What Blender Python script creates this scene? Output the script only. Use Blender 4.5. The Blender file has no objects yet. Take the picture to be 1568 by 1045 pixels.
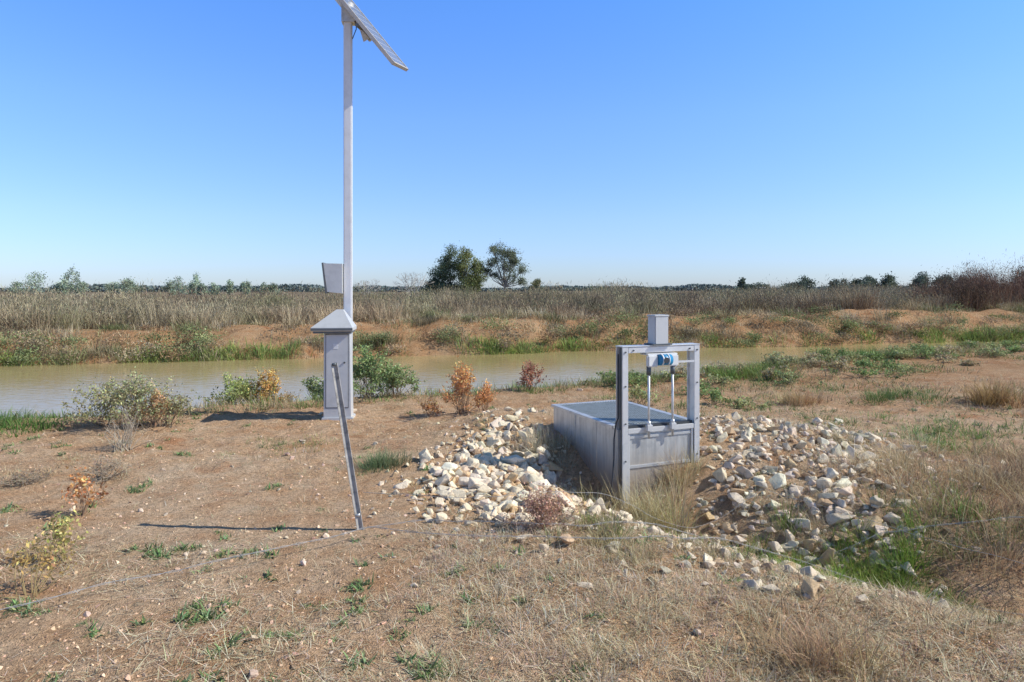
import bpy, math, random
import numpy as np
from mathutils import Vector, Matrix, noise
rng=np.random.default_rng(11); random.seed(5)
scene=bpy.context.scene
F_PX=1045.0; CAMZ=1.7
def W(px,py,z=0.0):
    d=F_PX*(CAMZ-z)/(py-445.0); return ((px-784)*d/F_PX,d)
# ------------------------------------------------------------ noise / terrain
def vnoise(x,y,seed=0):
    x=np.asarray(x,float); y=np.asarray(y,float)
    xi=np.floor(x).astype(np.int64); yi=np.floor(y).astype(np.int64)
    fx=x-xi; fy=y-yi; fx=fx*fx*(3-2*fx); fy=fy*fy*(3-2*fy)
    def h(a,b):
        n=(a*374761393+b*668265263+seed*1442695)&0x7fffffff
        n=((n^(n>>13))*1274126177)&0x7fffffff
        return ((n^(n>>16))&0xffff)/65535.0
    return (h(xi,yi)*(1-fx)+h(xi+1,yi)*fx)*(1-fy)+(h(xi,yi+1)*(1-fx)+h(xi+1,yi+1)*fx)*fy
def fbm(x,y,seed=0,o=4):
    s=0;a=.5
    for i in range(o):
        s=s+a*(vnoise(x*2**i,y*2**i,seed+i*17)-.5); a*=.5
    return s*2
def ss(a,b,x):
    t=np.clip((x-a)/(b-a),0,1); return t*t*(3-2*t)
def lip(x):
    x=np.asarray(x,float)
    return np.where(x>17,20.7+.28*(x-17),np.where(x<-10,7.2+.28*(x+10),12.2+.5*x))+.35*fbm(x*.45,x*0+3,5,2)
def far(x): return 25.3+.28*np.asarray(x,float)+.5*fbm(np.asarray(x,float)*.5,np.asarray(x,float)*0+9,6,3)
DITCH=[(1.15,6.1),(1.7,5.4),(2.4,4.8),(3.4,4.1),(5.2,3.1),(9,1.5),(20,-3)]
def segdist(x,y,P):
    d=np.full(np.shape(x),1e9)
    for (ax,ay),(bx,by) in zip(P[:-1],P[1:]):
        vx,vy=bx-ax,by-ay; t=np.clip(((x-ax)*vx+(y-ay)*vy)/(vx*vx+vy*vy),0,1)
        d=np.minimum(d,np.hypot(x-ax-t*vx,y-ay-t*vy))
    return d
def H(x,y,detail=True):
    x=np.asarray(x,float); y=np.asarray(y,float)
    z=.15*ss(3,9,x)*ss(6,10,y)+.06*fbm(x*.35,y*.35,1,3)
    z=z+.20*np.exp(-((x-.1)**2+(y-8.3)**2)/.8)+.20*np.exp(-((x-2.6)**2+(y-7.5)**2)/1.3)
    z=z-.40*np.exp(-(segdist(x,y,DITCH)/.6)**2)
    z=z-.24*np.exp(-(((x-.62)/.34)**2+((y-6.6)/.5)**2))
    if detail:
        near=np.exp(-np.maximum(y-6,0)/14.)
        flat=1-.8*ss(.3,-.8,x)*np.exp(-((y-4.9)/1.1)**2) if False else 1-.75*(1-ss(-1.0,-.2,x))*np.exp(-((y-4.9)/1.0)**2)
        z=z+(.04*fbm(x*1.6,y*1.6,21,3)+.026*fbm(x*7,y*7,31,3))*np.clip(near+.2,0,1)*flat
        z=z+.032*np.maximum(fbm(x*14,y*14,41,2),0)*near*(.35+.65*flat)
    t=y-lip(x)
    bed=-1.2
    a=ss(-.3,2.6,t)
    z=z*(1-a)+bed*a
    s=y-far(x)
    top=.40+.012*np.clip(x,-40,60)+.26*fbm(x*.35,y*.2,51,3)
    up=ss(-1.3,.9,s)*.62+ss(.6,3.6,s)*.38
    zf=bed+(top-bed)*up
    zf=zf-.35*ss(4.5,9,s)+.25*fbm(x*.05,y*.05,61,3)*ss(10,40,s)
    if detail: zf=zf+.24*fbm(x*1.1,y*1.1,71,3)*ss(-1,.5,s)*(1-ss(10,20,s))
    return np.where(s>-1.4,zf,z)
# ------------------------------------------------------------ materials
def nt(name):
    m=bpy.data.materials.new(name); m.use_nodes=True
    n=m.node_tree; n.nodes.clear(); out=n.nodes.new('ShaderNodeOutputMaterial')
    b=n.nodes.new('ShaderNodeBsdfPrincipled'); n.links.new(b.outputs[0],out.inputs[0]); return m,n,b,out
def noise_node(n,scale,detail=5,rough=.6,vec=None):
    t=n.nodes.new('ShaderNodeTexNoise'); t.inputs['Scale'].default_value=scale
    t.inputs['Detail'].default_value=detail; t.inputs['Roughness'].default_value=rough
    if vec is not None: n.links.new(vec,t.inputs['Vector'])
    return t
def ramp(n,src,stops):
    r=n.nodes.new('ShaderNodeValToRGB'); n.links.new(src,r.inputs[0])
    e=r.color_ramp.elements
    while len(e)<len(stops): e.new(.5)
    for i,(p,c) in enumerate(stops):
        e[i].position=p; e[i].color=(c[0],c[1],c[2],1) if hasattr(c,'__len__') else (c,c,c,1)
    return r
def mix(n,fac,a,b,mode='MIX'):
    m=n.nodes.new('ShaderNodeMix'); m.data_type='RGBA'; m.blend_type=mode
    for s,i in ((fac,0),(a,6),(b,7)):
        if hasattr(s,'is_linked') or hasattr(s,'links'): n.links.new(s,m.inputs[i])
        elif i==0: m.inputs[0].default_value=s
        else: m.inputs[i].default_value=(*s,1)
    return m.outputs[2]
def soil_mat():
    m,n,b,o=nt('dry_soil')
    g=n.nodes.new('ShaderNodeNewGeometry').outputs['Position']
    big=noise_node(n,.55,6,.6,g); mid=noise_node(n,3.2,8,.65,g); fine=noise_node(n,28,6,.7,g); vf=noise_node(n,110,3,.6,g); red=noise_node(n,1.1,5,.6,g)
    c1=ramp(n,big.outputs[0],[(.38,(.60,.36,.19)),(.5,(.66,.45,.27)),(.62,(.70,.53,.35))])
    c2=ramp(n,mid.outputs[0],[(.35,(.50,.25,.115)),(.5,(.65,.425,.25)),(.7,(.75,.57,.39))])
    c=mix(n,.5,c1.outputs[0],c2.outputs[0])
    rf=ramp(n,red.outputs[0],[(.57,0.0),(.68,.65)])
    c=mix(n,rf.outputs[0],c,(.50,.215,.09))
    f=ramp(n,fine.outputs[0],[(.3,.45),(.52,1.0),(.75,1.25)])
    c=mix(n,.85,c,f.outputs[0],'MULTIPLY')
    v=ramp(n,vf.outputs[0],[(.35,.6),(.5,1.0),(.7,1.2)])
    c=mix(n,.75,c,v.outputs[0],'MULTIPLY')
    sp=n.nodes.new('ShaderNodeSeparateXYZ'); n.links.new(g,sp.inputs[0])
    m1=n.nodes.new('ShaderNodeMapRange'); n.links.new(sp.outputs[1],m1.inputs[0]); m1.inputs[1].default_value=8.5; m1.inputs[2].default_value=14
    c=mix(n,m1.outputs[0],c,mix(n,1.0,c,(.74,.67,.58),'MULTIPLY'))
    mr=n.nodes.new('ShaderNodeMapRange'); n.links.new(sp.outputs[1],mr.inputs[0]); mr.inputs[1].default_value=34; mr.inputs[2].default_value=44
    c=mix(n,mr.outputs[0],c,(.19,.14,.085))
    n.links.new(c,b.inputs['Base Color']); b.inputs['Roughness'].default_value=.95
    b.inputs['Specular IOR Level'].default_value=.1
    ad=n.nodes.new('ShaderNodeMath'); ad.operation='MULTIPLY_ADD'; n.links.new(fine.outputs[0],ad.inputs[0]); ad.inputs[1].default_value=1.2; n.links.new(vf.outputs[0],ad.inputs[2])
    bp=n.nodes.new('ShaderNodeBump'); bp.inputs['Strength'].default_value=1.0; bp.inputs['Distance'].default_value=.026
    n.links.new(ad.outputs[0],bp.inputs['Height']); n.links.new(bp.outputs[0],b.inputs['Normal'])
    return m
def attr_mat(name,rough=.7,trans=.25,bump=0):
    m,n,b,o=nt(name)
    a=n.nodes.new('ShaderNodeAttribute'); a.attribute_name='Col'
    src=a.outputs['Color']
    if bump:
        g=n.nodes.new('ShaderNodeNewGeometry').outputs['Position']
        t=noise_node(n,30,6,.7,g); r=ramp(n,t.outputs[0],[(.3,.62),(.5,1),(.7,1.12)])
        src=mix(n,.8,src,r.outputs[0],'MULTIPLY')
        bp=n.nodes.new('ShaderNodeBump'); bp.inputs['Strength'].default_value=.8; bp.inputs['Distance'].default_value=.014
        n.links.new(t.outputs[0],bp.inputs['Height']); n.links.new(bp.outputs[0],b.inputs['Normal'])
    n.links.new(src,b.inputs['Base Color']); b.inputs['Roughness'].default_value=rough
    b.inputs['Specular IOR Level'].default_value=.15
    if trans:
        tr=n.nodes.new('ShaderNodeBsdfTranslucent'); n.links.new(src,tr.inputs[0])
        mx=n.nodes.new('ShaderNodeMixShader'); mx.inputs[0].default_value=trans
        n.links.new(b.outputs[0],mx.inputs[1]); n.links.new(tr.outputs[0],mx.inputs[2]); n.links.new(mx.outputs[0],o.inputs[0])
    return m
def metal_mat(name,col,metallic=.3,rough=.5,var=.15,scale=12):
    m,n,b,o=nt(name)
    tc=n.nodes.new('ShaderNodeTexCoord').outputs['Object']
    t=noise_node(n,scale,6,.65,tc); r=ramp(n,t.outputs[0],[(.3,1-var*1.5),(.5,1),(.7,1+var*.5)])
    n.links.new(mix(n,1.0,col,r.outputs[0],'MULTIPLY'),b.inputs['Base Color'])
    b.inputs['Metallic'].default_value=metallic
    rr=ramp(n,t.outputs[0],[(.3,min(1,rough+.12)),(.7,rough-.08)]); n.links.new(rr.outputs[0],b.inputs['Roughness'])
    return m
def wall_mat():
    m,n,b,o=nt('dusty_galvanised_sheet')
    tc=n.nodes.new('ShaderNodeTexCoord').outputs['Object']
    t=noise_node(n,7,6,.65,tc); mp=n.nodes.new('ShaderNodeMapping'); n.links.new(tc,mp.inputs[0]); mp.inputs['Scale'].default_value=(14,14,1.2)
    st=noise_node(n,2.0,4,.6,mp.outputs[0])
    r=ramp(n,t.outputs[0],[(.3,(.48,.48,.46)),(.5,(.60,.60,.575)),(.7,(.66,.66,.63))])
    s2=ramp(n,st.outputs[0],[(.35,.75),(.6,1.05)])
    c=mix(n,.8,r.outputs[0],s2.outputs[0],'MULTIPLY')
    sp=n.nodes.new('ShaderNodeSeparateXYZ'); n.links.new(tc,sp.inputs[0])
    ad=n.nodes.new('ShaderNodeMath'); ad.operation='MULTIPLY_ADD'; n.links.new(t.outputs[0],ad.inputs[0]); ad.inputs[1].default_value=-.5; n.links.new(sp.outputs[2],ad.inputs[2])
    mr=n.nodes.new('ShaderNodeMapRange'); n.links.new(ad.outputs[0],mr.inputs[0]); mr.inputs[1].default_value=-.42; mr.inputs[2].default_value=-.02; mr.inputs[3].default_value=.8; mr.inputs[4].default_value=0
    c=mix(n,mr.outputs[0],c,(.48,.37,.25))
    n.links.new(c,b.inputs['Base Color']); b.inputs['Metallic'].default_value=.5; b.inputs['Roughness'].default_value=.42
    return m
SOIL=soil_mat(); PLANT=attr_mat('plant_fibre'); ROCK=attr_mat('limestone_rubble',.9,0,1); CLOD=attr_mat('soil_clods',.95,0)
BARK=attr_mat('bark',.9,0); TWIG=attr_mat('dry_twigs',.9,0)
GALV=metal_mat('galvanised_steel',(.60,.60,.58),.5,.42,.2,9); WALL=wall_mat()
ALU=metal_mat('dull_aluminium',(.72,.72,.70),.45,.38,.14,6)
PAINTG=metal_mat('grey_painted_steel',(.54,.545,.53),.1,.45,.10,5)
POLEM=metal_mat('pole_galvanised',(.74,.74,.73),.1,.5,.06,7)
DARK=metal_mat('dark_rubber',(.04,.045,.05),0,.6,.1)
SHD=metal_mat('steel_dark_trim_and_shade',(.13,.14,.14),.3,.5,.1)  # dark trim parts, plus painted shade on the left post web
TEAL=metal_mat('grating_coating',(.40,.43,.41),.3,.5,.15)
BLUE=metal_mat('blue_motor_paint',(.02,.22,.42),0,.35,.08)
WHITE=metal_mat('off_white_casting',(.72,.72,.69),.0,.4,.08)
RUST=metal_mat('weathered_star_picket',(.40,.38,.34),.2,.7,.4,20)
WIREM=metal_mat('old_fence_wire',(.40,.385,.36),.2,.6,.2,20)
TIMB=metal_mat('panel_back_frame',(.55,.52,.46),.2,.5,.1)
# ------------------------------------------------------------ mesh helpers
def build(name,V,Fs,C,mat,smooth=False):
    me=bpy.data.meshes.new(name)
    V=np.asarray(V,np.float32); 
    loops=np.concatenate([f.ravel() for f in Fs]).astype(np.int32)
    tot=np.concatenate([np.full(len(f),f.shape[1]) for f in Fs]).astype(np.int32)
    st=np.concatenate([[0],np.cumsum(tot)[:-1]]).astype(np.int32)
    me.vertices.add(len(V)); me.vertices.foreach_set('co',V.ravel())
    me.loops.add(len(loops)); me.loops.foreach_set('vertex_index',loops)
    me.polygons.add(len(tot)); me.polygons.foreach_set('loop_start',st); me.polygons.foreach_set('loop_total',tot)
    me.update(calc_edges=True)
    if C is not None:
        a=me.color_attributes.new('Col','FLOAT_COLOR','POINT')
        cc=np.ones((len(V),4),np.float32); cc[:,:3]=C; a.data.foreach_set('color',cc.ravel())
    me.polygons.foreach_set('use_smooth',np.full(len(tot),smooth))
    me.materials.append(mat); me.validate()
    ob=bpy.data.objects.new(name,me); scene.collection.objects.link(ob); return ob
class Acc:
    def __init__(s): s.V=[];s.F=[];s.C=[];s.n=0
    def add(s,V,F,C):
        V=np.asarray(V,float).reshape(-1,3); F=np.asarray(F,np.int64)
        s.V.append(V); s.F.append(F+s.n); s.C.append(np.broadcast_to(np.asarray(C,float),V.shape)); s.n+=len(V)
    def finish(s,name,mat,smooth=False):
        return build(name,np.vstack(s.V),s.F,np.vstack(s.C),mat,smooth)
    def blades(s,P,az,lean,L,w,droop,col,tipmul=1.0,seg=3):
        P=np.atleast_2d(P); N=len(P)
        f=lambda v:np.broadcast_to(np.asarray(v,float),(N,))
        az,lean,L,w,droop=map(f,(az,lean,L,w,droop))
        col=np.broadcast_to(np.asarray(col,float),(N,3))
        hx,hy=np.cos(az),np.sin(az)
        pa=az+math.pi/2+rng.uniform(-.9,.9,N); wx,wy=np.cos(pa),np.sin(pa)
        K=seg+1; V=np.zeros((N,K,2,3)); C=np.zeros((N,K,2,3))
        for k in range(K):
            t=k/seg; h=L*(t*np.sin(lean)+droop*t*t*.6); z=L*(t*np.cos(lean)-droop*.45*t*t)
            c=np.stack([P[:,0]+hx*h,P[:,1]+hy*h,P[:,2]+z],1)
            ww=w*(1-t**1.5*.92)*.5; off=np.stack([wx*ww,wy*ww,np.zeros(N)],1)
            V[:,k,0]=c-off; V[:,k,1]=c+off
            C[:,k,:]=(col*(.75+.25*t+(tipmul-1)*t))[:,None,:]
        idx=(np.arange(N)*K*2)[:,None]
        F=np.concatenate([idx+np.array([2*k,2*k+1,2*k+3,2*k+2]) for k in range(seg)],0)
        s.add(V.reshape(-1,3),F,C.reshape(-1,3))
    def leaves(s,P,size,col,asp=.5,up=0):
        P=np.atleast_2d(P); N=len(P); size=np.broadcast_to(np.asarray(size,float),(N,))
        a=rng.normal(size=(N,3)); a[:,2]+=up; a/=np.linalg.norm(a,axis=1)[:,None]
        b=rng.normal(size=(N,3)); b-=a*(a*b).sum(1)[:,None]; b/=np.linalg.norm(b,axis=1)[:,None]
        a=a*size[:,None]*.5; b=b*size[:,None]*.5*asp
        V=np.stack([P-a,P+b,P+a,P-b],1).reshape(-1,3)
        F=(np.arange(N)*4)[:,None]+np.arange(4)
        col=np.broadcast_to(np.asarray(col,float),(N,3))
        s.add(V,F,np.repeat(col,4,0))
    def tube(s,p,q,r0,r1,col,n=5):
        p=Vector(p);q=Vector(q); d=(q-p); 
        if d.length<1e-6: return
        u=d.orthogonal().normalized(); v=d.normalized().cross(u)
        V=[];
        for c,r in((p,r0),(q,r1)):
            for i in range(n):
                a=2*math.pi*i/n; V.append(c+(u*math.cos(a)+v*math.sin(a))*r)
        F=[[i,(i+1)%n,n+(i+1)%n,n+i] for i in range(n)]
        s.add([tuple(x) for x in V],F,col)
def P3(x,y,dz=0.0):
    x=np.asarray(x,float);y=np.asarray(y,float); return np.stack([x,y,H(x,y)+dz],-1)
def colvar(base,N,v=.2,hue=.06):
    base=np.asarray(base,float)
    return np.clip(base*(1+rng.normal(0,v,(N,1)))*(1+rng.normal(0,hue,(N,3))),.005,.9)
# ------------------------------------------------------------ ground sheet
def axis(lo,hi,step,mn,mx,g):
    a=list(np.arange(lo,hi,step)); s=step; x=a[-1]
    while x<mx: s*=g; x+=s; a.append(x)
    s=step; x=a[0]; L=[]
    while x>mn: s*=g; x-=s; L.append(x)
    return np.array(L[::-1]+a)
gx=axis(-4.5,5.5,.036,-3000,3000,1.024); gy=axis(1.8,9,.036,-40,4000,1.022)
X,Y=np.meshgrid(gx,gy); Z=H(X,Y)
nx,ny=len(gx),len(gy)
i=np.arange(nx-1); j=np.arange(ny-1); I,J=np.meshgrid(i,j); b0=(J*nx+I).ravel()
build('ground',np.stack([X.ravel(),Y.ravel(),Z.ravel()],1),[np.stack([b0,b0+1,b0+nx+1,b0+nx],1)],None,SOIL,True)
# ------------------------------------------------------------ water
m,n,b,o=nt('muddy_water')
g=n.nodes.new('ShaderNodeNewGeometry').outputs['Position']
mp=n.nodes.new('ShaderNodeMapping'); n.links.new(g,mp.inputs[0]); mp.inputs['Scale'].default_value=(1,2.2,1)
t1=noise_node(n,.25,4,.5,g); r=ramp(n,t1.outputs[0],[(.35,(.38,.29,.125)),(.65,(.44,.345,.165))]); n.links.new(r.outputs[0],b.inputs['Base Color'])
b.inputs['Roughness'].default_value=.08; b.inputs['IOR'].default_value=1.33; b.inputs['Specular IOR Level'].default_value=.20
t2=noise_node(n,3.0,3,.5,mp.outputs[0]); bp=n.nodes.new('ShaderNodeBump'); bp.inputs['Strength'].default_value=.25; bp.inputs['Distance'].default_value=.03
n.links.new(t2.outputs[0],bp.inputs['Height']); n.links.new(bp.outputs[0],b.inputs['Normal'])
xs=np.linspace(-120,150,60); WZ=-.62
V=[];
for x in xs: V+= [(x,float(12.2+.5*x if -10<x<17 else (7.2+.28*(x+10) if x<0 else 20.7+.28*(x-17)))+.4,WZ),(x,25.3+.28*x+.6,WZ)]
k=np.arange(59)*2
build('channel_water',V,[np.stack([k,k+2,k+3,k+1],1)],None,m)
# ------------------------------------------------------------ rocks
import bmesh
protos=[]
for q in range(18):
    bm=bmesh.new(); s=Vector((1,random.uniform(.6,.9),random.uniform(.4,.7)))
    for _ in range(random.randint(9,15)):
        v=Vector([random.gauss(0,1) for _ in range(3)]).normalized()*random.uniform(.78,1.08)
        bm.verts.new((v.x*s.x,v.y*s.y,v.z*s.z))
    r_=bmesh.ops.convex_hull(bm,input=bm.verts)
    bmesh.ops.delete(bm,geom=[e for e in r_['geom_interior'] if isinstance(e,bmesh.types.BMVert)],context='VERTS')
    bmesh.ops.bevel(bm,geom=bm.edges[:],offset=.04,segments=1,affect='EDGES')
    bmesh.ops.triangulate(bm,faces=bm.faces[:]); bm.verts.ensure_lookup_table()
    protos.append((np.array([v.co[:] for v in bm.verts]),np.array([[v.index for v in f.verts] for f in bm.faces]))); bm.free()
def place_rocks(acc,P,R,C,protos=protos):
    for p,r,c in zip(P,R,C):
        V,F=protos[random.randrange(len(protos))]
        a,b_,c_=[random.uniform(0,6.28),random.gauss(0,.5),random.gauss(0,.5)]
        M=np.array((Matrix.Rotation(a,3,'Z')@Matrix.Rotation(b_,3,'X')@Matrix.Rotation(c_,3,'Y')))
        acc.add((V@M.T)*r*np.array([1,1,random.uniform(.8,1.15)])+p,F,c)
def inpoly(x,y,P):
    r=np.zeros(len(x),bool); n_=len(P)
    for i in range(n_):
        (x1,y1),(x2,y2)=P[i],P[(i+1)%n_]
        c=((y1>y)!=(y2>y))&(x<(x2-x1)*(y-y1)/(y2-y1+1e-12)+x1); r^=c
    return r
def samp(P,N,jit=.12):
    P=np.array(P); lo=P.min(0)-.1; hi=P.max(0)+.1
    x=rng.uniform(lo[0],hi[0],N*6); y=rng.uniform(lo[1],hi[1],N*6); m=inpoly(x,y,P)
    x=x[m][:N];y=y[m][:N]; return x+rng.normal(0,jit,len(x)),y+rng.normal(0,jit,len(y))
BA=math.radians(22.5); U=(math.cos(BA),math.sin(BA)); Vv=(-math.sin(BA),math.cos(BA)); G0=(1.017,6.40)
def inbox(x,y,pad=.04):
    u=(x-G0[0])*U[0]+(y-G0[1])*U[1]; v=(x-G0[0])*Vv[0]+(y-G0[1])*Vv[1]
    return (u>-pad)&(u<.88+pad)&(v>-.03-pad)&(v<1.45+pad)
polyL=[(-.15,8.5),(-.75,7.0),(-.95,5.9),(-.45,5.1),(.35,4.6),(.85,5.1),(.95,6.2),(.6,7.0),(.3,7.9)]
polyR=[(1.9,7.2),(2.3,8.2),(3.7,8.4),(4.4,7.2),(3.4,5.9),(2.7,4.6),(2.1,4.1),(1.5,4.1),(.7,4.6),(1.1,5.9),(1.9,6.3)]
def rocks(a,poly,N,rm,sig,col,jit=.12,lift=(-.1,.5)):
    x,y=samp(poly,N,jit); k=~inbox(x,y,.08); x,y=x[k],y[k]
    R=np.clip(np.exp(rng.normal(math.log(rm),sig,len(x))),.012,.135)
    P=P3(x,y); P[:,2]+=R*rng.uniform(*lift,len(x))
    C=colvar(col,len(x),.12,.025); dk=rng.random(len(x))<.18; C[dk]*=np.array([.80,.66,.52]); place_rocks(a,P,R,C)
a=Acc()
rocks(a,polyL,1050,.036,.45,(.76,.63,.45),.16)
rocks(a,[(-.1,8.0),(-.6,7),(-.75,6),(.1,5.0),(.8,5.6),(.45,7.0)],410,.075,.32,(.80,.675,.49),.08,(-.15,.4))
a.finish('rock_rubble',ROCK)
a=Acc()
rocks(a,polyR,1500,.036,.45,(.70,.59,.44),.3)
rocks(a,[(2.1,7.0),(2.6,7.9),(4.2,7.3),(3.2,6),(2.5,4.6),(1.7,4.3),(1.3,4.7),(2,6.2)],270,.068,.34,(.75,.635,.47),.16,(-.25,.3))
a.finish('rock_rubble',ROCK)
a=Acc(); x=rng.normal(1.1,2.2,1000); y=rng.normal(6.0,1.6,1000); k=(~inbox(x,y,.1))&(y>2.8)&(y<9.5); x,y=x[k],y[k]
R=np.clip(np.exp(rng.normal(math.log(.017),.5,len(x))),.004,.05); P=P3(x,y); P[:,2]+=R*.15; place_rocks(a,P,R,colvar((.68,.55,.39),len(x),.15,.04))
for px,py,r in ((887,597,.09),(540,632,.07),(1180,905,.07),(800,835,.09),(540,640,.05),(492,636,.05),(830,850,.06),(1240,870,.09),(1500,720,.07),(1540,730,.06),(1085,860,.06),(1110,840,.07),(1000,810,.06),(1215,860,.08)):
    xx,yy=W(px,py); place_rocks(a,P3([xx],[yy],.02),[r],[(.68,.56,.40)])
a.finish('scattered_stones',ROCK)
a=Acc(); N=17000; d=2.2+9*rng.random(N)**1.5; x=rng.uniform(-.85,.85,N)*d; y=d
k=(~inbox(x,y,.02))&(y<lip(x)); x,y=x[k],y[k]; R=np.clip(np.exp(rng.normal(math.log(.0068),.55,len(x))),.002,.022); P=P3(x,y)
place_rocks(a,P,R,colvar((.66,.45,.29),len(x),.24,.05),[(p[0],p[1]) for p in protos[:6]])
a.finish('soil_clods',CLOD)
# ------------------------------------------------------------ dry litter & grass
STRAW=(.66,.55,.35)
def scatter(N,xr,yr): return rng.uniform(*xr,N),rng.uniform(*yr,N)
a=Acc()
N=135000; d=2.2+10*rng.random(N)**1.6; x=rng.uniform(-.9,.9,N)*d; y=d
dens=.22+1.5*fbm(x*.9,y*.9,91,4)+.5*ss(-1.2,1.0,x)-.32*ss(4,5.5,y)*(1-ss(-.9,0,x))+.15*ss(3,5,4.6-y+2)
k=(rng.random(N)<np.clip(dens,.05,1))&(~inbox(x,y))&(y<lip(x)+.4); x,y=x[k],y[k]; n_=len(x)
cc=colvar((.76,.63,.42),n_,.22); dk=rng.random(n_)<.28; cc[dk]*=np.array([.40,.33,.27])
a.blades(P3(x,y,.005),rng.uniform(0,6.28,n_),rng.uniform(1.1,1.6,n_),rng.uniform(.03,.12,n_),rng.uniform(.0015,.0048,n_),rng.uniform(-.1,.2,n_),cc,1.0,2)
a.finish('straw_litter',TWIG)
def tufts(a,cx,cy,nb,h,spread,col,w=.004,lean=.5,droop=.5,v=.2,tip=1.0):
    cx=np.atleast_1d(cx);cy=np.atleast_1d(cy); n0=len(cx); h=np.broadcast_to(np.asarray(h,float),(n0,))
    ix=np.repeat(np.arange(n0),nb); N=len(ix)
    x=cx[ix]+rng.normal(0,spread,N)*1; y=cy[ix]+rng.normal(0,spread,N)
    az=np.arctan2(y-cy[ix],x-cx[ix])+rng.normal(0,.8,N)
    cb=colvar(col,n0,.15,.07)[ix] if np.ndim(col)==1 else col[ix]
    c=np.clip(cb*(1+rng.normal(0,v,(N,1))),.005,.9)
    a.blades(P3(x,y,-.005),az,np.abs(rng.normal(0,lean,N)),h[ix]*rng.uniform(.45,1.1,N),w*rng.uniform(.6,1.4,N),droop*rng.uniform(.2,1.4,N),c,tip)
a=Acc(); N=2400; d=2.3+9*rng.random(N)**1.3; x=rng.uniform(-.85,.85,N)*d; y=d
dens=-.05+1.6*fbm(x*.7,y*.7,95,4)+.65*ss(-1.2,1.4,x)*1.0+.25*ss(-.6,0,3.6-y)
k=(rng.random(N)<dens)&(~inbox(x,y,.1))&(y<lip(x)+.3)&~((segdist(x,y,[(-.3,6.5),(.3,5.4)])<.6))&~((x<-.9)&(abs(y-4.9)<.3))
x,y=x[k],y[k]; tufts(a,x,y,34,rng.uniform(.04,.14,len(x)),.05,STRAW,.003,.9,.7,.28)
a.finish('dry_grass',PLANT)
a=Acc(); x,y=samp([(.9,2.2),(1.1,3.3),(1.8,4.1),(2.6,4.2),(3.2,5.4),(4.3,6.4),(6.5,6.0),(6,2)],600,.15)
tufts(a,x,y,60,rng.uniform(.07,.19,len(x)),.09,(.56,.41,.245),.0035,1.15,.8,.38)
x,y=samp([(-.6,4.6),(-.2,3.2),(.4,3.0),(1.8,4.0),(1.5,4.6),(.6,4.75)],200,.2)
tufts(a,x,y,55,rng.uniform(.05,.13,len(x)),.09,(.76,.62,.43),.003,1.2,.8,.25)
x,y=samp([(.2,2.2),(-.2,3.2),(.5,4.0),(1.5,4.0),(1.5,2.2)],140,.18)
tufts(a,x,y,50,rng.uniform(.05,.13,len(x)),.08,(.68,.55,.36),.003,1.1,.8,.28)
x,y=samp([(1.6,5.1),(2.6,5.2),(3.4,6.2),(4.4,7.4),(3.4,8.0),(2.6,7.6),(2.2,6.3)],110,.15)
tufts(a,x,y,45,rng.uniform(.10,.22,len(x)),.07,(.60,.48,.32),.0035,1.0,.6,.28)
x,y=samp([(-.3,4.9),(0,8.4),(.4,7.6),(.9,5.6),(.6,4.7)],34,.12)
tufts(a,x,y,30,rng.uniform(.08,.16,len(x)),.06,(.60,.49,.34),.003,1.0,.6,.25)
a.finish('matted_dry_grass',PLANT)
a=Acc(); x,y=samp([(3.0,5.3),(3.1,6.2),(4.3,7.0),(6.5,7.2),(6.5,4.8),(3.6,4.6)],160,.12)
c=np.where(rng.random((len(x),1))<.7,np.array([[.64,.50,.29]]),np.array([[.44,.28,.175]]))*rng.uniform(.75,1.15,(len(x),1))
tufts(a,x,y,80,rng.uniform(.18,.40,len(x)),.10,c,.0045,.75,.7,.33)
a.finish('tall_dry_grass',PLANT)
def one(name,px,py,n,nb,h,sp,col,z=0,area=.15,**k):
    a=Acc(); x0,y0=W(px,py,z); x=x0+rng.normal(0,area,n); y=y0+rng.normal(0,area,n)
    tufts(a,x,y,nb,h*rng.uniform(.7,1.1,n),sp,col,**k); return a.finish(name,PLANT)
one('dry_grass_tuft',1000,790,13,80,.50,.05,(.68,.55,.32),-.3,.19,lean=.45,droop=.4)
one('dry_grass_tuft',1045,735,7,50,.42,.05,(.62,.50,.29),-.1,.08,lean=.5,droop=.5)
one('dry_grass_tuft',835,690,12,80,.30,.06,(.56,.48,.35),0,.14,lean=.9,droop=.3)
one('dry_grass_tuft',880,720,7,60,.22,.05,(.52,.44,.32),0,.1,lean=.9,droop=.3)
one('dry_grass_tuft',925,745,7,60,.36,.05,(.50,.40,.26),-.3,.08,lean=.35,droop=.3)
one('dry_grass_tuft',960,850,14,60,.22,.05,(.52,.44,.25),-.1,.22,lean=.7)
one('dry_grass_tuft',1222,610,7,90,.33,.09,(.54,.40,.22),.1,.12,lean=.6,w=.008)
one('dry_grass_tuft',1532,618,9,110,.42,.1,(.48,.32,.16),.1,.2,lean=.6,w=.008)
one('dry_grass_tuft',1270,1020,8,80,.28,.05,(.56,.40,.22),0,.15,lean=.7)
one('green_grass_tuft',1330,890,30,80,.26,.05,(.25,.34,.07),-.35,.30,lean=.6,w=.005)
one('green_grass_tuft',1185,900,11,55,.18,.05,(.25,.35,.07),-.35,.15,lean=.6)
one('green_grass_tuft',1450,790,14,60,.24,.07,(.26,.31,.09),-.05,.3,lean=.7,w=.005)
one('green_grass_tuft',1090,860,9,50,.15,.06,(.28,.34,.09),-.3,.12,lean=.7)
one('green_grass_tuft',920,830,8,50,.15,.06,(.32,.36,.12),-.1,.12,lean=.7)
one('green_grass_tuft',588,712,9,90,.20,.06,(.22,.28,.13),0,.08,lean=.6)
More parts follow.
